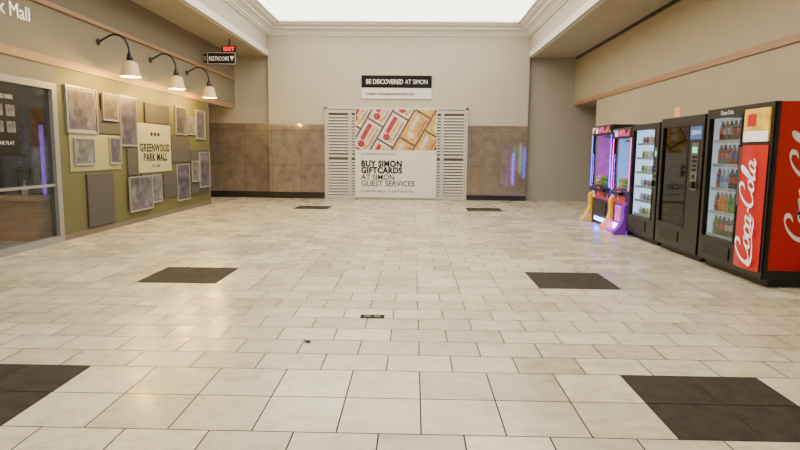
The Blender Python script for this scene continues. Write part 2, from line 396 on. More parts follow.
lettering('thin_lettering','AT SIMON\nGUEST SERVICES',(-1.66,YP-.004,.62),UX,UZ,.24,M_ink,pe,'LEFT',space=.82,width=1.7,bold=.002)
lettering('bottom_lettering','A SIMON MALL.  A GIFT FOR ALL',(-1.66,YP-.004,.22),UX,UZ,.11,M_ink,pe,'LEFT',width=1.7)
be=empty('wall_banner',(-.56,YB,3.15),label='black and white leasing banner above the shutters',cat='sign')
boxes('banner_board',[(-1.66,.53,YB-.04,YB,3.15,3.86)],[M_paper],be)
boxes('banner_heading_band',[(-1.66,.53,YB-.045,YB-.04,3.48,3.86)],[M_ink],be)
lettering('heading_bold_lettering','BE DISCOVERED',(-1.52,YB-.048,3.6),UX,UZ,.2,M_paper,be,'LEFT',bold=.004,width=1.15)
lettering('heading_lettering','AT SIMON',(-.3,YB-.048,3.6),UX,UZ,.2,M_paper,be,'LEFT',width=.7)
lettering('contact_lettering','Contact: www.shopsimonretailers.com',(-1.52,YB-.043,3.26),UX,UZ,.12,M_ink,be,'LEFT',width=1.5,bold=.003)
# ---------------------------------------------------------------- left wall decor
UY=(0,1,0)
xw=XL+.002
def photomat(name,c1,c2,c3,sc):
    m=bpy.data.materials.new(name); m.use_nodes=True; nt=m.node_tree; b=nt.nodes['Principled BSDF']
    tc=nt.nodes.new('ShaderNodeTexCoord'); v=nt.nodes.new('ShaderNodeTexVoronoi'); v.distance='CHEBYCHEV'; v.inputs['Scale'].default_value=sc
    n=nt.nodes.new('ShaderNodeTexNoise'); n.inputs['Scale'].default_value=sc*.5; n.inputs['Detail'].default_value=8
    nt.links.new(tc.outputs['Object'],v.inputs['Vector']); nt.links.new(tc.outputs['Object'],n.inputs['Vector'])
    mx=nt.nodes.new('ShaderNodeMath'); mx.operation='MULTIPLY'
    sep=nt.nodes.new('ShaderNodeSeparateColor'); nt.links.new(v.outputs['Color'],sep.inputs[0])
    ad=nt.nodes.new('ShaderNodeMath'); ad.operation='MULTIPLY_ADD'; ad.inputs[1].default_value=.25; nt.links.new(sep.outputs[0],ad.inputs[0]); 
    nt.links.new(n.outputs['Fac'],mx.inputs[0]); mx.inputs[1].default_value=.75; nt.links.new(mx.outputs[0],ad.inputs[2])
    r=nt.nodes.new('ShaderNodeValToRGB'); r.color_ramp.elements[0].position=.3; r.color_ramp.elements[0].color=srgb(*c1); r.color_ramp.elements[1].position=.8; r.color_ramp.elements[1].color=srgb(*c3)
    e=r.color_ramp.elements.new(.55); e.color=srgb(*c2)
    nt.links.new(ad.outputs[0],r.inputs[0]); nt.links.new(r.outputs[0],b.inputs['Base Color']); b.inputs['Roughness'].default_value=.3
    return m
pics=[photomat('photo_print_grey',(44,42,48),(84,80,90),(120,118,124),9),photomat('photo_print_violet',(38,36,48),(72,68,84),(110,106,122),11),photomat('photo_print_pale',(60,60,62),(98,98,100),(140,138,138),12),photomat('photo_print_brown',(42,38,36),(76,70,66),(116,110,104),9)]
M_mount=mat('white_mount_board',(142,141,135),.6)
def picture(y0,y1,z0,z1,pi,off=.0,bw=.018,mount=.016,label=None):
    e=empty('framed_picture',(xw,(y0+y1)/2,z0),label=label or 'silver framed photograph on the olive green wall',cat='picture frame')
    x0=xw+off; x1=x0+.035
    boxes('frame',[(x0,x1,y0,y0+bw,z0,z1),(x0,x1,y1-bw,y1,z0,z1),(x0,x1,y0+bw,y1-bw,z0,z0+bw),(x0,x1,y0+bw,y1-bw,z1-bw,z1)],[M_silver],e)
    boxes('mount_board',[(x0,x0+.02,y0+bw,y1-bw,z0+bw,z1-bw)],[M_mount],e)
    boxes('photograph',[(x0+.02,x0+.024,y0+bw+mount,y1-bw-mount,z0+bw+mount,z1-bw-mount)],[pics[pi]],e)
def slab(y0,y1,z0,z1):
    boxes('textured_wall_panel',[(xw,xw+.03,y0,y1,z0,z1)],[M_slate],label='charcoal textured square panel on the green wall',cat='wall panel',bevel=.004)
slab(10.15,11.05,.12,1.06); slab(12.5,13.75,2.07,2.48); slab(13.8,14.95,1.2,1.82); slab(14.98,16.25,.35,1.5); slab(13.3,14.05,.4,.96)
slab(10.55,11.4,1.78,2.2); slab(11.65,12.1,.98,1.52); slab(12.2,12.7,.25,.98)
picture(9.65,10.6,1.76,2.54,0,bw=.028,mount=.04,label='large silver framed photograph of a storefront')
picture(10.74,11.3,2.02,2.52,3,off=.031)
picture(11.42,12.1,1.56,2.54,1,label='tall silver framed photograph')
picture(9.8,10.42,1.22,1.68,2,off=.013); picture(10.96,11.38,1.22,1.72,1,off=.013)
picture(11.62,12.64,.24,.95,0,off=.031); picture(12.7,13.2,.34,.95,2)
picture(14.08,14.88,.26,1.16,1)
picture(15.0,15.48,.68,1.22,2,off=.031); picture(15.53,16.3,.5,1.45,0,off=.031)
picture(14.12,14.8,1.86,2.54,3); picture(14.88,15.4,1.88,2.34,2); picture(15.45,16.1,1.78,2.54,0)
boxes('frosted_panel',[(xw,xw+.012,9.7,11.4,1.12,1.76)],[M_pale],label='pale frosted rectangular panel behind small frames',cat='wall panel')
se=empty('mall_name_plaque',(xw,12.9,1.0),label='pale wall plaque with mall name and small emblem',cat='sign')
boxes('plaque_board',[(xw,xw+.02,12.12,13.78,1.01,2.05)],[M_plaque],se,bevel=.003)
M_gold=mat('dark_bronze_lettering',(14,14,9),.6,spec=.2)
lettering('name_lettering','GREENWOOD\nPARK MALL',(xw+.024,12.95,1.46),UY,UZ,.23,M_gold,se,'CENTER',width=1.5,bold=.007,space=.88,cs=1.1)
lettering('small_lettering','EST. 1966',(xw+.024,12.95,1.12),UY,UZ,.08,M_gold,se,'CENTER',bold=.002,cs=1.2)
V=[];F=[]
for cy in (12.78,12.95,13.12):
    k=len(V); s=.055
    V+=[(xw+.024,cy-s*1.4,1.83),(xw+.024,cy,1.83-s),(xw+.024,cy+s*1.4,1.83),(xw+.024,cy,1.83+s)]; F.append((k,k+1,k+2,k+3))
mkmesh('diamond_emblem',V,F,[M_gold],se)
te=empty('raised_mall_lettering',(xw,8.0,3.3),label='white raised letters spelling the mall name',cat='sign')
lettering('raised_letters','Greenwood Park Mall',(xw+.008,8.9,3.35),UY,UZ,.29,mat('white_letters',(240,238,230),.4,emit=.5),te,'RIGHT',ext=.004,bold=.0)
M_shade=mat('cream_enamel_shade',(186,170,128),.4,emit=.15,ecol=(255,205,110)); M_bulb=mat('warm_bulb',(255,226,160),.4,emit=10,ecol=(255,200,100),var=0)
def lamp():
    y=10.8; e=empty('gooseneck_wall_lamp',(xw,y,3.4),label='black gooseneck sconce with cream bell shade',cat='wall lamp',group='gooseneck wall lamps')
    V,F=lathe_vf([(0,.03),(.055,.03),(.06,.015),(.06,0)],(0,0,0),20)
    V=[(xw+z,y+b,3.41+a) for a,b,z in V]
    mkmesh('wall_plate',V,F,[M_matblack],e,smooth=True)
    pts=catmull([(xw+.02,y,3.41),(xw+.12,y,3.47),(xw+.28,y,3.54),(xw+.44,y,3.5),(xw+.54,y,3.35),(xw+.56,y,3.14)],6)
    tube('arm',pts,.019,[M_matblack],e)
    c=(xw+.56,y,2.8)
    lathe('shade',[(r*.88,z*.88) for r,z in [(.03,.36),(.05,.36),(.07,.31),(.12,.29),(.15,.24),(.165,.17),(.175,.1),(.2,.03),(.21,0),(.203,0),(.19,.03),(.165,.1),(.15,.165),(.135,.23),(.1,.27),(.0,.28)]],[M_shade],c,e,28)
    lathe('socket_cap',[(.0,.43),(.03,.42),(.05,.36),(.06,.27),(.0,.27)],[M_matblack],c,e,18)
    lathe('bulb',[(0,-.01),(.03,.0),(.05,.04),(.04,.1),(.02,.15),(.02,.22)],[M_bulb],c,e,16)
    ld=bpy.data.lights.new('bulb_light','POINT'); ld.energy=150; ld.color=(1,.60,.12); ld.shadow_soft_size=.04; ld.specular_factor=.3
    lo=bpy.data.objects.new('bulb_light',ld); reg(lo,e,(c[0],c[1],c[2]-.06))
    return e
l0=lamp()
dup(l0,(0,2.1,0)); dup(l0,(0,4.15,0))
he=empty('hanging_sign',(-5.15,16.2,3.75),label='black hanging restroom sign with red lit exit box',cat='sign')
boxes('sign_board',[(-5.6,-4.8,16.17,16.22,3.78,4.12)],[M_black],he,bevel=.005)
boxes('sign_border',[(-5.58,-4.82,16.165,16.17,3.795,3.81),(-5.58,-4.82,16.165,16.17,4.09,4.105),(-5.58,-5.565,16.165,16.17,3.81,4.09),(-4.835,-4.82,16.165,16.17,3.81,4.09)],[M_paper],he)
for b in [(-5.7,-5.6,16.18,16.21,4.02,4.06),(-5.7,-5.6,16.18,16.21,3.84,3.88),(-5.0,-4.97,16.18,16.21,4.27,4.46)]: boxes('mounting_bracket',[b],[M_matblack],he)
lettering('sign_lettering','RESTROOMS',(-5.54,16.162,3.89),UX,UZ,.16,M_scriptw2,he,'LEFT',width=.54,bold=.002)
mkmesh('arrow',[(-4.97,16.162,4.01),(-4.86,16.162,4.01),(-4.915,16.162,3.88)],[(0,2,1)],[M_scriptw2],he)
boxes('exit_box',[(-5.18,-4.8,16.16,16.23,4.12,4.28)],[mat('exit_housing',(60,6,8),.4)],he)
lettering('exit_lettering','EXIT',(-4.99,16.157,4.15),UX,UZ,.14,mat('red_led',(255,30,30),.4,emit=2.5),he,'CENTER',width=.3,bold=.004)
# ---------------------------------------------------------------- storefront
boxes('window_2',[(XL-.1,XL+.02,9.3,9.42,0,2.52),(XL-.1,XL+.02,3.0,9.3,2.42,2.52),(XL-.1,XL+.02,3.0,9.3,0,.1),(XL-.07,XL-.01,3.0,9.3,.9,.94),
  (XL-.1,XL+.02,6.6,6.67,.1,2.42),(XL-.1,XL+.02,5.0,5.07,.1,2.42),(XL-.1,XL+.02,3.0,3.07,.1,2.42),(XL-.05,XL-.04,3.07,9.3,.1,2.42,1)],[M_dkalu,G_store],label='aluminium framed storefront glazing',**S)
M_room=mat('office_wall_paint',(112,116,124),.7)
boxes('wall_office',[(-10,-9.9,3,12,0,2.7),(-10,XL-.15,12,12.1,0,2.7),(-10,XL-.15,2.9,3,0,2.7),(-10,XL-.15,2.9,12.1,2.7,2.8)],[M_room],**S)
boxes('baseboard_office',[(-9.9,XL-.15,11.97,12,0,.12)],[M_base],**S)
M_desk=mat('walnut_desk',(170,112,62),.4,var=.2,scale=5)
de=empty('reception_desk',(-6.6,9.7,0),label='brown wooden reception desk behind the glass',cat='desk')
boxes('desk_top',[(-7.6,-6.0,9.3,10.0,.66,.71)],[mat('desk_top_laminate',(205,165,112),.35,var=.12)],de,bevel=.005)
boxes('desk_front_panel',[(-7.55,-6.05,9.35,9.38,0,.66)],[M_desk],de)
boxes('desk_side',[(-6.08,-6.05,9.38,9.95,0,.66)],[M_desk],de)
boxes('desk_side',[(-7.55,-7.52,9.38,9.95,0,.66)],[M_desk],de)
sb=empty('sanitizer_bottle',(-6.35,9.5,.71),label='white pump bottle standing on the desk',cat='bottle')
lathe('bottle_body',[(0,0),(.05,0),(.05,.14),(.02,.17),(.02,.2),(0,.2)],[M_paper],(-6.35,9.5,.71),sb,16)
boxes('pump',[(-6.357,-6.343,9.493,9.507,.91,.96),(-6.37,-6.3,9.49,9.51,.96,.975)],[M_paper],sb)
ch=empty('office_chair',(-7.2,10.7,0),label='dark grey office chair behind the desk',cat='chair')
boxes('seat',[(-7.45,-6.95,10.45,10.95,.45,.53)],[M_matblack],ch,bevel=.03)
boxes('backrest',[(-7.42,-6.98,10.9,10.97,.6,1.15)],[M_matblack],ch,bevel=.03)
boxes('backrest_bar',[(-7.23,-7.17,10.93,10.96,.48,.65)],[M_matblack],ch)
lathe('gas_column',[(.03,0),(.03,.4)],[M_alu],(-7.2,10.7,.06),ch,12)
boxes('star_base',[(-7.5,-6.9,10.67,10.73,.0,.07),(-7.23,-7.17,10.4,11.0,.0,.07)],[M_matblack],ch)
vl=empty('violet_stand_in',(-7.35,11.6,0),label='slim violet glowing column added in place of a reflection',cat='reflection stand-in')  # invented glowing column, stands in for a violet reflection
lathe('stand_in_base',[(0,0),(.12,0),(.12,.03),(.03,.05)],[M_matblack],(-7.35,11.6,0),vl,20)
lathe('glowing_tube',[(.035,.05),(.035,1.95),(0,1.96)],[mat('violet_glow_tube',(150,100,220),.4,emit=.9,var=0,ecol=(140,80,255))],(-7.35,11.6,0),vl,16)
po=empty('window_poster',(XL-.03,8.3,1.42),label='black promotional poster with small pictures on the glass',cat='poster')
boxes('poster_sheet',[(XL-.038,XL-.03,7.7,8.52,1.38,2.32)],[mat('dark_poster_print',(12,12,13),.7,var=.3,scale=9,spec=.2)],po)
pp=mat('poster_photo_print',(84,84,84),.6,var=.8,scale=14)
for yy in (7.78,8.03,8.28):
    for zz in (1.95,1.72): boxes('poster_picture',[(XL-.03,XL-.028,yy,yy+.18,zz,zz+.16)],[pp],po)
lettering('poster_heading','GREENWOOD PARK',(XL-.026,8.11,2.19),UY,UZ,.09,M_paper,po,'CENTER',width=.66)
lettering('poster_lettering','SHOP DINE PLAY',(XL-.026,8.11,1.55),UY,UZ,.07,M_paper,po,'CENTER',width=.6)
boxes('office_notice_board',[(-8.2,-7.0,11.96,11.995,1.1,1.9)],[mat('notice_print',(130,134,144),.5,var=.5,scale=6)],label='pale notice board on the office wall',cat='notice board')
boxes('office_ceiling_light',[(-8.2,-7.0,8.0,9.2,2.66,2.7)],[mat('office_light_panel',(255,250,240),.5,emit=6,var=0)],label='flat ceiling light panel in the office',cat='ceiling light')
# ---------------------------------------------------------------- vending machines
NY=(0,-1,0)
XF,XBK=3.97,4.86
M_navy=mat('dark_cabinet_paint',(12,13,17),.35,var=.08)
def vending(y0,y1,h,gy0,gy1,gz0,gz1,mb,mf,mi,gl,nshelf,label,light=True,cat='vending machine'):
    e=empty('vending_machine',((XF+XBK)/2,(y0+y1)/2,0),label=label,cat=cat)
    t=.05
    boxes('cabinet',[(XF+.06,XBK,y0,y0+t,.1,h),(XF+.06,XBK,y1-t,y1,.1,h),(XBK-t,XBK,y0+t,y1-t,.1,h),(XF+.06,XBK-t,y0+t,y1-t,h-t,h),(XF+.06,XBK-t,y0+t,y1-t,.1,.1+t)],[mb],e)
    boxes('kick_base',[(XF+.1,XBK-.05,y0+.03,y1-.03,0.0,.1)],[M_matblack],e)
    door=boxes('door',[(XF,XF+.06,y0,gy0,.1,h),(XF,XF+.06,gy1,y1,.1,h),(XF,XF+.06,gy0,gy1,.1,gz0),(XF,XF+.06,gy0,gy1,gz1,h)],[mf],e)
    boxes('glass_pane',[(XF+.02,XF+.028,gy0,gy1,gz0,gz1)],[gl],door)
    boxes('window_gasket',[(XF-.008,XF,gy0-.02,gy0,gz0-.02,gz1+.02),(XF-.008,XF,gy1,gy1+.02,gz0-.02,gz1+.02),(XF-.008,XF,gy0,gy1,gz0-.02,gz0),(XF-.008,XF,gy0,gy1,gz1,gz1+.02)],[M_black],door)
    boxes('inner_liner',[(XF+.45,XF+.47,gy0-.02,gy1+.02,gz0-.05,gz1+.02),(XF+.062,XF+.45,gy1+.003,gy1+.014,gz0-.03,gz1+.02)],[mi],e)
    zs=[gz0+.02+(gz1-gz0)*k/nshelf for k in range(nshelf)]
    for z in zs:
        boxes('shelf',[(XF+.08,XF+.45,gy0-.01,gy1+.0,z-.015,z),(XF+.075,XF+.085,gy0-.01,gy1+.0,z-.03,z+.012)],[M_shelf],e)
    if light:
        boxes('light_tube',[(XF+.065,XF+.08,gy0+.005,gy0+.02,gz0,gz1)],[M_tube],e)
    return e,door,zs
def lathe_me(name,prof,mats,fmf,segs=14):
    V,F=lathe_vf(prof,(0,0,0),segs); me=bpy.data.meshes.new(name); me.from_pydata(V,[],F)
    for m in mats: me.materials.append(m)
    n=len(prof)-1
    for i,p in enumerate(me.polygons): p.material_index=fmf(i%n); p.use_smooth=True
    return me
bprof=[(0,0),(.033,0),(.036,.02),(.036,.07),(.036,.08),(.036,.15),(.034,.17),(.018,.21),(.013,.225),(.015,.226),(.015,.245),(0,.245)]
def bottle_me(nm,body,lab,cap):
    mb=mat(nm+'_liquid',body,.2,var=.05); ml=mat(nm+'_label',lab,.4,var=.1); mc=mat(nm+'_cap',cap,.4)
    return lathe_me(nm,bprof,[mb,ml,mc],lambda k:2 if k>=8 else (1 if k==4 else 0))
BOT=[bottle_me('cola',(34,12,8),(160,10,18),(160,10,18)),bottle_me('diet',(38,18,12),(150,150,156),(150,150,155)),bottle_me('lemon',(90,130,50),(24,110,48),(190,170,40)),bottle_me('orange',(200,96,16),(200,110,24),(200,200,200)),bottle_me('water',(120,155,180),(40,80,150),(200,200,200)),bottle_me('punch',(150,16,32),(40,50,130),(24,40,130))]
BN=['cola','silver label cola','lemon lime','orange soda','water','red fruit drink']
def fill_bottles(zs,gy0,gy1,per,grp,seq):
    for r_,z in enumerate(zs):
        for k in range(per):
            bi=seq[(r_*2+k//2)%len(seq)]
            o=bpy.data.objects.new('drink_bottle',BOT[bi]); o.scale=(1,1,1.05)
            reg(o,None,(XF+.14,gy0+.07+(gy1-gy0-.14)*k/(per-1),z+.001),label='plastic bottle of '+BN[bi]+' on a vending shelf',cat='bottle',group=grp)
MY=6.7
e,door,zs=vending(MY,8.2,2.1,7.34,8.12,.42,1.98,M_red,M_black,M_interior,G_clear,5,'red and black drinks vending machine with glass door and white script')
fill_bottles(zs,7.34,8.12,7,'bottles in the red drinks machine',[0,1,0,2,3,0,4,5,0])
V=[];F=[]
N=10
for z in (.17,1.62):
    for i in range(N+1):
        a=i/N; V.append((XF-.01-.04*math.sin(math.pi*a),MY+.04+.53*a,z))
for i in range(N): F.append((i,N+1+i,N+2+i,i+1))
F.append(tuple(range(N+1))); F.append(tuple(range(2*N+1,N,-1)))
mkmesh('script_panel',V,F,[M_redpanel],door,smooth=False)
script_word('script_logo',(XF-.062,MY+.17,.22),(0,0,1),(0,1,0),.132,.125,M_scriptw2,door,.15)
boxes('picture_panel',[(XF-.02,XF,MY+.05,MY+.55,1.66,2.04)],[mat('yellow_drink_print',(214,170,60),.4,var=.35,scale=9,emit=.1)],door)
boxes('picture_white_band',[(XF-.022,XF-.02,MY+.05,MY+.55,1.66,1.78)],[M_scriptw2],door)
boxes('picture_red_spot',[(XF-.022,XF-.02,MY+.3,MY+.48,1.84,1.98)],[M_redpanel],door)
boxes('coin_panel',[(XF-.012,XF,MY+.58,MY+.61,.9,1.6)],[M_alu],door)
boxes('delivery_flap',[(XF-.015,XF,7.4,8.05,.18,.34)],[M_matblack],door,bevel=.01)
boxes('side_trim',[(XF+.02,XF+.06,MY-.015,MY,.1,2.1),(XF+.06,XBK,MY-.01,MY,.1,.2)],[M_black],e)
script_word('side_script_logo',(4.42,MY-.005,.52),(0,0,1),(-1,0,0),.142,.1,M_scriptw,e,.17)
lettering('header_lettering','Coca-Cola',(XF-.002,7.7,2.015),NY,UZ,.07,M_scriptw2,door,'CENTER')
def controls(door,ya,yb,z0):
    boxes('control_plate',[(XF-.008,XF,ya,yb,z0-.25,z0+.42)],[M_alu],door)
    boxes('display_screen',[(XF-.012,XF-.008,ya+.03,yb-.03,z0+.28,z0+.36)],[mat('display_green',(60,220,160),.3,emit=1.2,var=0)],door)
    bs=[]
    for a in range(3):
        for b in range(4):
            yy=ya+.03+a*(yb-ya-.06)/3; zz=z0+.02+b*.06
            bs.append((XF-.016,XF-.008,yy,yy+.035*min(1,(yb-ya)/.16),zz,zz+.04))
    boxes('keypad',bs,[M_black],door)
    boxes('coin_slot',[(XF-.02,XF-.008,(ya+yb)/2-.02,(ya+yb)/2+.02,z0-.08,z0-.03)],[M_black],door)
    boxes('card_reader',[(XF-.05,XF-.008,ya+.03,yb-.03,z0-.22,z0-.12)],[M_black],door,bevel=.008)
e,door,zs=vending(8.27,9.68,2.06,8.72,9.58,.45,1.92,M_navy,M_black,M_intdim,G_tint,5,'black drinks vending machine with dark tinted glass',light=False)
fill_bottles(zs,8.72,9.58,7,'bottles in the black drinks machine',[4,5,1,2,3,0])
controls(door,8.38,8.58,1.25)
boxes('delivery_flap',[(XF-.015,XF,8.85,9.5,.2,.36)],[M_matblack],door,bevel=.01)
boxes('label_sticker',[(XF-.003,XF,8.32,8.66,1.72,1.9)],[mat('blue_sticker',(50,90,160),.4,var=.4,scale=12,emit=.1)],door)
lettering('sticker_lettering','DRINKS',(XF-.005,8.49,1.79),NY,UZ,.08,M_scriptw2,door,'CENTER')
M_int3=mat('bright_snack_interior',(215,228,240),.5,emit=1.7,var=.02,ecol=(195,220,255))
e,door,zs=vending(9.75,10.95,2.02,9.92,10.87,.42,1.92,M_navy,M_black,M_int3,G_clear,6,'black snack vending machine with brightly lit white interior')
controls(door,9.77,9.88,1.2)
boxes('delivery_flap',[(XF-.015,XF,10.1,10.8,.18,.36)],[M_matblack],door,bevel=.01)
def bag_me(nm,c):
    V=[];F=[];nx,nz=6,6
    m=mat(nm,c,.3,var=.35,scale=25)
    for s in (-1,1):
        for j in range(nz+1):
            for i in range(nx+1):
                u=i/nx;v=j/nz; d=.03*math.sin(math.pi*u)**.5*math.sin(math.pi*v)**.6 if 0<v<1 and 0<u<1 else 0
                V.append((s*(d+.001),(u-.5)*.10,v*.12))
    q=(nx+1)*(nz+1)
    for s in range(2):
        for j in range(nz):
            for i in range(nx):
                a=s*q+j*(nx+1)+i; F.append((a,a+1,a+nx+2,a+nx+1))
    me=bpy.data.meshes.new(nm); me.from_pydata(V,[],F); me.materials.append(m)
    for p in me.polygons: p.use_smooth=True
    return me
bags=[(bag_me('snack_red',(170,50,44)),'red'),(bag_me('snack_yellow',(204,170,70)),'yellow'),(bag_me('snack_blue',(70,110,180)),'blue'),(bag_me('snack_green',(80,140,90)),'green'),(bag_me('snack_white',(200,204,206)),'white'),(bag_me('snack_white_two',(195,200,206)),'white')]
for r_,z in enumerate(zs):
    for k in range(6):
        me,cn=bags[(r_*5+k*2+r_//2+(k//3))%6]
        o=bpy.data.objects.new('snack_bag',me)
        reg(o,None,(XF+.16,10.03+.148*k,z+.001),label=cn+' foil snack bag on a vending shelf',cat='snack bag',group='snack bags in the snack machine')
ce=empty('small_sign_card',(4.5,10.4,2.02),label='small orange and white sign card on top of the machine',cat='sign')
boxes('card_foot',[(4.45,4.55,10.25,10.45,2.02,2.04)],[M_black],ce)
boxes('card_face',[(4.49,4.5,10.25,10.45,2.04,2.3)],[mat('orange_card_print',(226,150,90),.5,var=.5,scale=14,emit=.3)],ce)
# ---------------------------------------------------------------- crane / arcade machines
M_purple=mat('purple_cabinet',(50,22,84),.3,var=.1,emit=.06)
M_yellow=mat('yellow_plastic',(228,176,10),.35,var=.05)
M_violetp=mat('violet_plastic',(110,36,160),.35,var=.05,emit=.15)
M_ledv=mat('violet_led_strip',(150,60,255),.3,emit=42,var=0,ecol=(130,40,255)); M_ledb=mat('blue_led_strip',(60,110,255),.3,emit=32,var=0,ecol=(40,70,255))
M_ledp=mat('pink_led_strip',(255,60,180),.3,emit=5,var=0,ecol=(255,40,160)); M_ledg=mat('green_led_strip',(60,255,140),.3,emit=14,var=0,ecol=(60,255,140))
M_ledb2=mat('soft_blue_led_strip',(60,110,255),.3,emit=6,var=0,ecol=(60,90,255))
def busy(name,sc,em):
    m=bpy.data.materials.new(name); m.use_nodes=True; nt=m.node_tree; b=nt.nodes['Principled BSDF']
    tc=nt.nodes.new('ShaderNodeTexCoord'); v=nt.nodes.new('ShaderNodeTexVoronoi'); v.inputs['Scale'].default_value=sc
    sep=nt.nodes.new('ShaderNodeSeparateColor'); r=nt.nodes.new('ShaderNodeValToRGB'); r.color_ramp.interpolation='CONSTANT'
    cols=[(24,20,60),(190,30,60),(40,70,200),(230,170,40),(120,40,180),(210,210,230)]
    r.color_ramp.elements[0].color=srgb(*cols[0]); r.color_ramp.elements[1].position=.85; r.color_ramp.elements[1].color=srgb(*cols[5])
    for i,p in enumerate((.25,.42,.58,.72)): e=r.color_ramp.elements.new(p); e.color=srgb(*cols[i+1])
    nt.links.new(tc.outputs['Object'],v.inputs['Vector']); nt.links.new(v.outputs['Color'],sep.inputs[0]); nt.links.new(sep.outputs[0],r.inputs[0])
    nt.links.new(r.outputs[0],b.inputs['Base Color']); nt.links.new(r.outputs[0],b.inputs['Emission Color']); b.inputs['Emission Strength'].default_value=em
    return m
M_busy=busy('multicolour_lit_graphic',9,.8)
M_busyd=busy('multicolour_cabinet_graphic',6,.12)
M_pinkl=mat('pink_lit_panel',(200,80,190),.4,emit=.8,var=.5,scale=6)
M_bluel=mat('blue_lit_panel',(150,190,255),.4,emit=1.3,var=.4,scale=6,ecol=(120,170,255))
def plush_me(nm,c):
    bm=bmesh.new()
    def sph(x,y,z,r,sz=1):
        g=bmesh.ops.create_uvsphere(bm,u_segments=10,v_segments=7,radius=r); 
        for v in g['verts']: v.co.z*=sz; v.co+=Vector((x,y,z))
    sph(0,0,.07,.065,1.05); sph(-.01,0,.16,.05); sph(0,.035,.205,.018); sph(0,-.035,.205,.018); sph(-.04,.05,.08,.022); sph(-.04,-.05,.08,.022); sph(-.05,.035,.02,.025); sph(-.05,-.035,.02,.025)
    me=bpy.data.meshes.new(nm); bm.to_mesh(me); bm.free(); me.materials.append(mat(nm,c,.9,var=.15,scale=30))
    for p in me.polygons: p.use_smooth=True
    return me
PL=[(plush_me('plush_pink',(220,90,150)),'pink'),(plush_me('plush_yellow',(230,186,50)),'yellow'),(plush_me('plush_blue',(70,130,210)),'blue'),(plush_me('plush_white',(215,210,205)),'white'),(plush_me('plush_green',(90,170,70)),'green')]
def crane(y0,y1,h,mcab,mhead,mback,label,word,zb=.82,zt=1.62,led=M_ledv,led2=M_ledp,xf=XF+.02):
    e=empty('crane_game',((xf+XBK)/2,(y0+y1)/2,0),label=label,cat='arcade machine')
    boxes('base_cabinet',[(xf,XBK,y0,y1,.06,zb)],[mcab],e,bevel=.02)
    boxes('base_graphic',[(xf-.004,xf,y0+.05,y1-.05,.55,zb-.12)],[M_busyd],e)
    boxes('plinth',[(xf+.05,XBK-.05,y0+.05,y1-.05,0,.06)],[M_black],e)
    p=.06
    for b in [(xf,xf+p,y0,y0+p,zb,zt),(xf,xf+p,y1-p,y1,zb,zt),(XBK-p,XBK,y0,y0+p,zb,zt),(XBK-p,XBK,y1-p,y1,zb,zt)]: boxes('corner_post',[b],[M_black],e)
    for b in [(xf+.015,xf+.021,y0+p,y1-p,zb,zt),(xf+p,XBK-p,y0+.015,y0+.021,zb,zt),(xf+p,XBK-p,y1-.021,y1-.015,zb,zt)]: boxes('glass_pane',[b],[G_clear],e)
    boxes('lit_back_panel',[(XBK-.03,XBK-.02,y0+p,y1-p,zb,zt)],[mback],e)
    boxes('lit_side_panel',[(xf+.1,XBK-.03,y1-.045,y1-.035,zb,zt)],[mback],e)
    boxes('header',[(xf-.02,XBK,y0-.0,y1+.0,zt,h)],[M_black],e,bevel=.02)
    boxes('marquee',[(xf-.03,xf-.02,y0+.06,y1-.06,zt+.04,h-.04)],[mhead],e)
    for b in [(xf-.01,xf,y0+.005,y0+.018,zb,zt),(xf-.01,xf,y1-.018,y1-.005,zb,zt)]: boxes('led_strip',[b],[led2],e)
    boxes('side_led_strip',[(xf+.01,xf+.06,y1,y1+.01,.2,1.5)],[led],e)
    boxes('side_led_strip',[(xf+.3,xf+.33,y1,y1+.01,.7,1.9)],[M_ledg],e)
    boxes('side_led_strip',[(xf+.46,xf+.5,y1,y1+.01,.5,1.7)],[M_ledb],e)
    cx,cy=(xf+XBK)/2,(y0+y1)/2
    boxes('gantry',[(xf+p,XBK-p,cy-.03,cy+.03,zt-.06,zt-.03),(cx-.07,cx+.07,cy-.07,cy+.07,zt-.12,zt-.06)],[M_alu],e)
    lathe('claw_cable',[(.008,0),(.008,.18)],[M_black],(cx,cy,zt-.3),e,8)
    lathe('claw_hub',[(0,0),(.04,0),(.045,.05),(0,.07)],[M_alu],(cx,cy,zt-.34),e,14)
    for k in range(3):
        a=2*math.pi*k/3
        tube('claw_finger',catmull([(cx+.03*math.cos(a),cy+.03*math.sin(a),zt-.33),(cx+.1*math.cos(a),cy+.1*math.sin(a),zt-.38),(cx+.09*math.cos(a),cy+.09*math.sin(a),zt-.45),(cx+.04*math.cos(a),cy+.04*math.sin(a),zt-.49)],4),.007,[M_alu],e,6)
    boxes('control_panel',[(xf-.1,xf,y0+.25,y1-.25,zb-.1,zb-.04)],[M_black],e,bevel=.01)
    lathe('joystick',[(.0,.14),(.02,.135),(.025,.115),(.01,.1),(.008,0)],[mat('red_knob',(200,20,30),.3)],(xf-.055,cy+.08,zb-.04),e,12)
    lathe('push_button',[(0,.02),(.025,.018),(.03,0)],[mat('red_button',(240,40,50),.3,emit=.5)],(xf-.055,cy-.12,zb-.04),e,12)
    boxes('prize_door',[(xf-.015,xf,y0+.12,y0+.45,.2,.5)],[M_black],e,bevel=.01)
    for ix in range(3):
        for iy in range(5):
            me,cn=PL[(ix*3+iy*2+ix*iy)%5]; o=bpy.data.objects.new('plush_toy',me)
            o.rotation_euler=(0,0,random.uniform(-.6,.6))
            reg(o,None,(xf+.14+ix*.22,y0+.16+iy*(y1-y0-.34)/4,zb+.003),label=cn+' plush toy inside the crane game',cat='plush toy',group='plush toys in '+('purple' if y0<12 else 'blue')+' crane game')
    return e
e4=crane(11.02,12.0,2.0,M_purple,M_busy,M_bluel,'dark purple crane game with curved yellow and violet feet','PRIZES',zt=1.8)
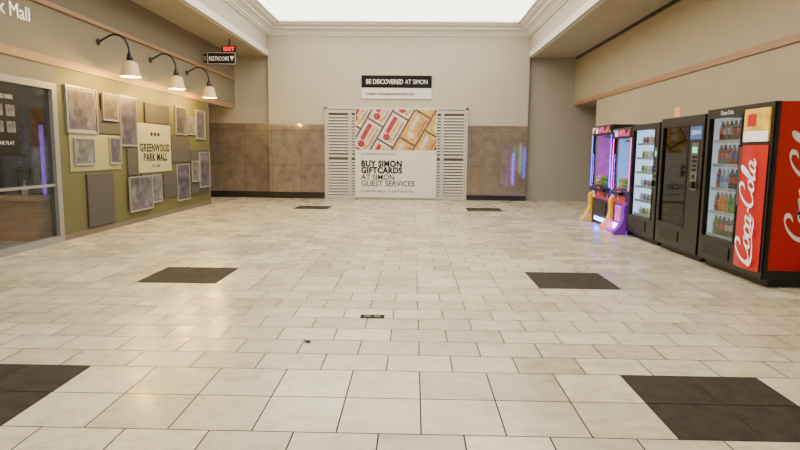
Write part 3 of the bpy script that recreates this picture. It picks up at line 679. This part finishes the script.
def leg_profile(y0,y1,par,m,s=1.0):
    outer=catmull([(3.99,0,.6),(3.94,0,.56),(3.93,0,.46),(3.94,0,.34),(3.91,0,.23),(3.84,0,.12),(3.78,0,.06),(3.78,0,.0)],5)
    inner=catmull([(3.99,0,.54),(3.985,0,.5),(3.985,0,.45),(3.985,0,.36),(3.985,0,.26),(3.985,0,.12),(3.985,0,.04),(3.985,0,.0)],5)
    V=[];F=[]; n=min(len(outer),len(inner))
    def samp(L,i,n): return L[int(round(i*(len(L)-1)/(n-1)))]
    for y in (y0,y1):
        for i in range(n):
            a=samp(outer,i,n);b=samp(inner,i,n); V.append((a.x,y,a.z*s)); V.append((b.x,y,b.z*s))
    q=2*n
    for i in range(n-1):
        a=2*i; F+=[(a,a+1,a+3,a+2),(q+a,q+a+2,q+a+3,q+a+1),(a,a+2,q+a+2,q+a),(a+1,q+a+1,q+a+3,a+3)]
    F+=[(0,q,q+1,1),(q-2,q-1,2*q-1,2*q-2)]
    return mkmesh('curved_foot',V,F,[m],par)
leg_profile(11.05,11.22,e4,M_violetp,.95); leg_profile(11.8,11.96,e4,M_yellow,1.1)
boxes('foot_plate',[(3.86,3.98,11.23,11.79,0.0,.02)],[M_violetp],e4,bevel=.005)
boxes('foot_led_strip',[(3.983,3.99,11.24,11.78,.04,.16)],[M_ledv],e4)
boxes('front_light_panel',[(3.972,3.988,11.34,11.66,.2,.52)],[M_pinkl],e4)
e5=crane(12.12,13.4,2.1,mat('blue_cabinet',(16,20,54),.3),M_busy,M_pinkl,'dark blue crane game with multicolour lit marquee','WIN',zt=1.9,led=M_ledv,led2=M_ledb2)
leg_profile(13.18,13.36,e5,M_yellow,1.1)
boxes('foot_led_strip',[(3.975,3.985,12.32,12.98,.08,.16)],[M_ledb],e5)
# ---------------------------------------------------------------- floor details
fo=empty('floor_outlet_cover',(-.36,5.25,0),label='rectangular floor outlet cover set in the tile',cat='floor outlet')
boxes('cover_frame',[(-.47,-.25,5.2,5.31,0.0,.005)],[mat('dark_outlet_metal',(20,17,14),.7,spec=.1)],fo,bevel=.001)
for xa in (-.435,-.345): boxes('outlet_lid',[(xa,xa+.06,5.225,5.275,.005,.007)],[mat('brass_lid',(84,74,54),.5,metal=.0,spec=.2)],fo)
bm=bmesh.new(); g=bmesh.ops.create_icosphere(bm,subdivisions=2,radius=.022)
for v in g['verts']: v.co=Vector((v.co.x*1.3,v.co.y*.8,v.co.z*.4+.008))*(1+random.uniform(-.2,.2))
mn=min(v.co.z for v in bm.verts)
for v in bm.verts: v.co.z-=mn
me=bpy.data.meshes.new('debris_scrap'); bm.to_mesh(me); bm.free(); me.materials.append(M_black)
reg(bpy.data.objects.new('debris_scrap',me),None,(-.82,4.5,0.0),label='small crumpled black scrap lying on the floor tiles',cat='litter')
# ---------------------------------------------------------------- lights
def area(name,loc,rot,sx,sy,en,col):
    ld=bpy.data.lights.new(name,'AREA'); ld.shape='RECTANGLE'; ld.size=sx; ld.size_y=sy; ld.energy=en; ld.color=col
    o=bpy.data.objects.new(name,ld); o.rotation_euler=rot; o.location=loc; COL.objects.link(o); return o
area('near_fill_light',(0,-1,4.4),(0,0,0),6,3,60,(1,.84,.62))  # unseen fill added overhead to lift the near end, no fixture
wd=bpy.data.worlds.new('world'); scene.world=wd; wd.use_nodes=True
wd.node_tree.nodes['Background'].inputs[0].default_value=(1,.87,.7,1); wd.node_tree.nodes['Background'].inputs[1].default_value=.08
# ---------------------------------------------------------------- camera
cd=bpy.data.cameras.new('camera'); cam=bpy.data.objects.new('camera',cd); COL.objects.link(cam)
cd.lens=590/800*36; cd.sensor_width=36; cd.clip_start=.05; cd.clip_end=100
R=Matrix.Rotation(.022,4,'Z')@Matrix.Rotation(math.radians(90)-math.atan(73/590),4,'X')@Matrix.Rotation(.010,4,'Z')
cam.matrix_world=Matrix.Translation((0,0,1.5))@R
scene.camera=cam
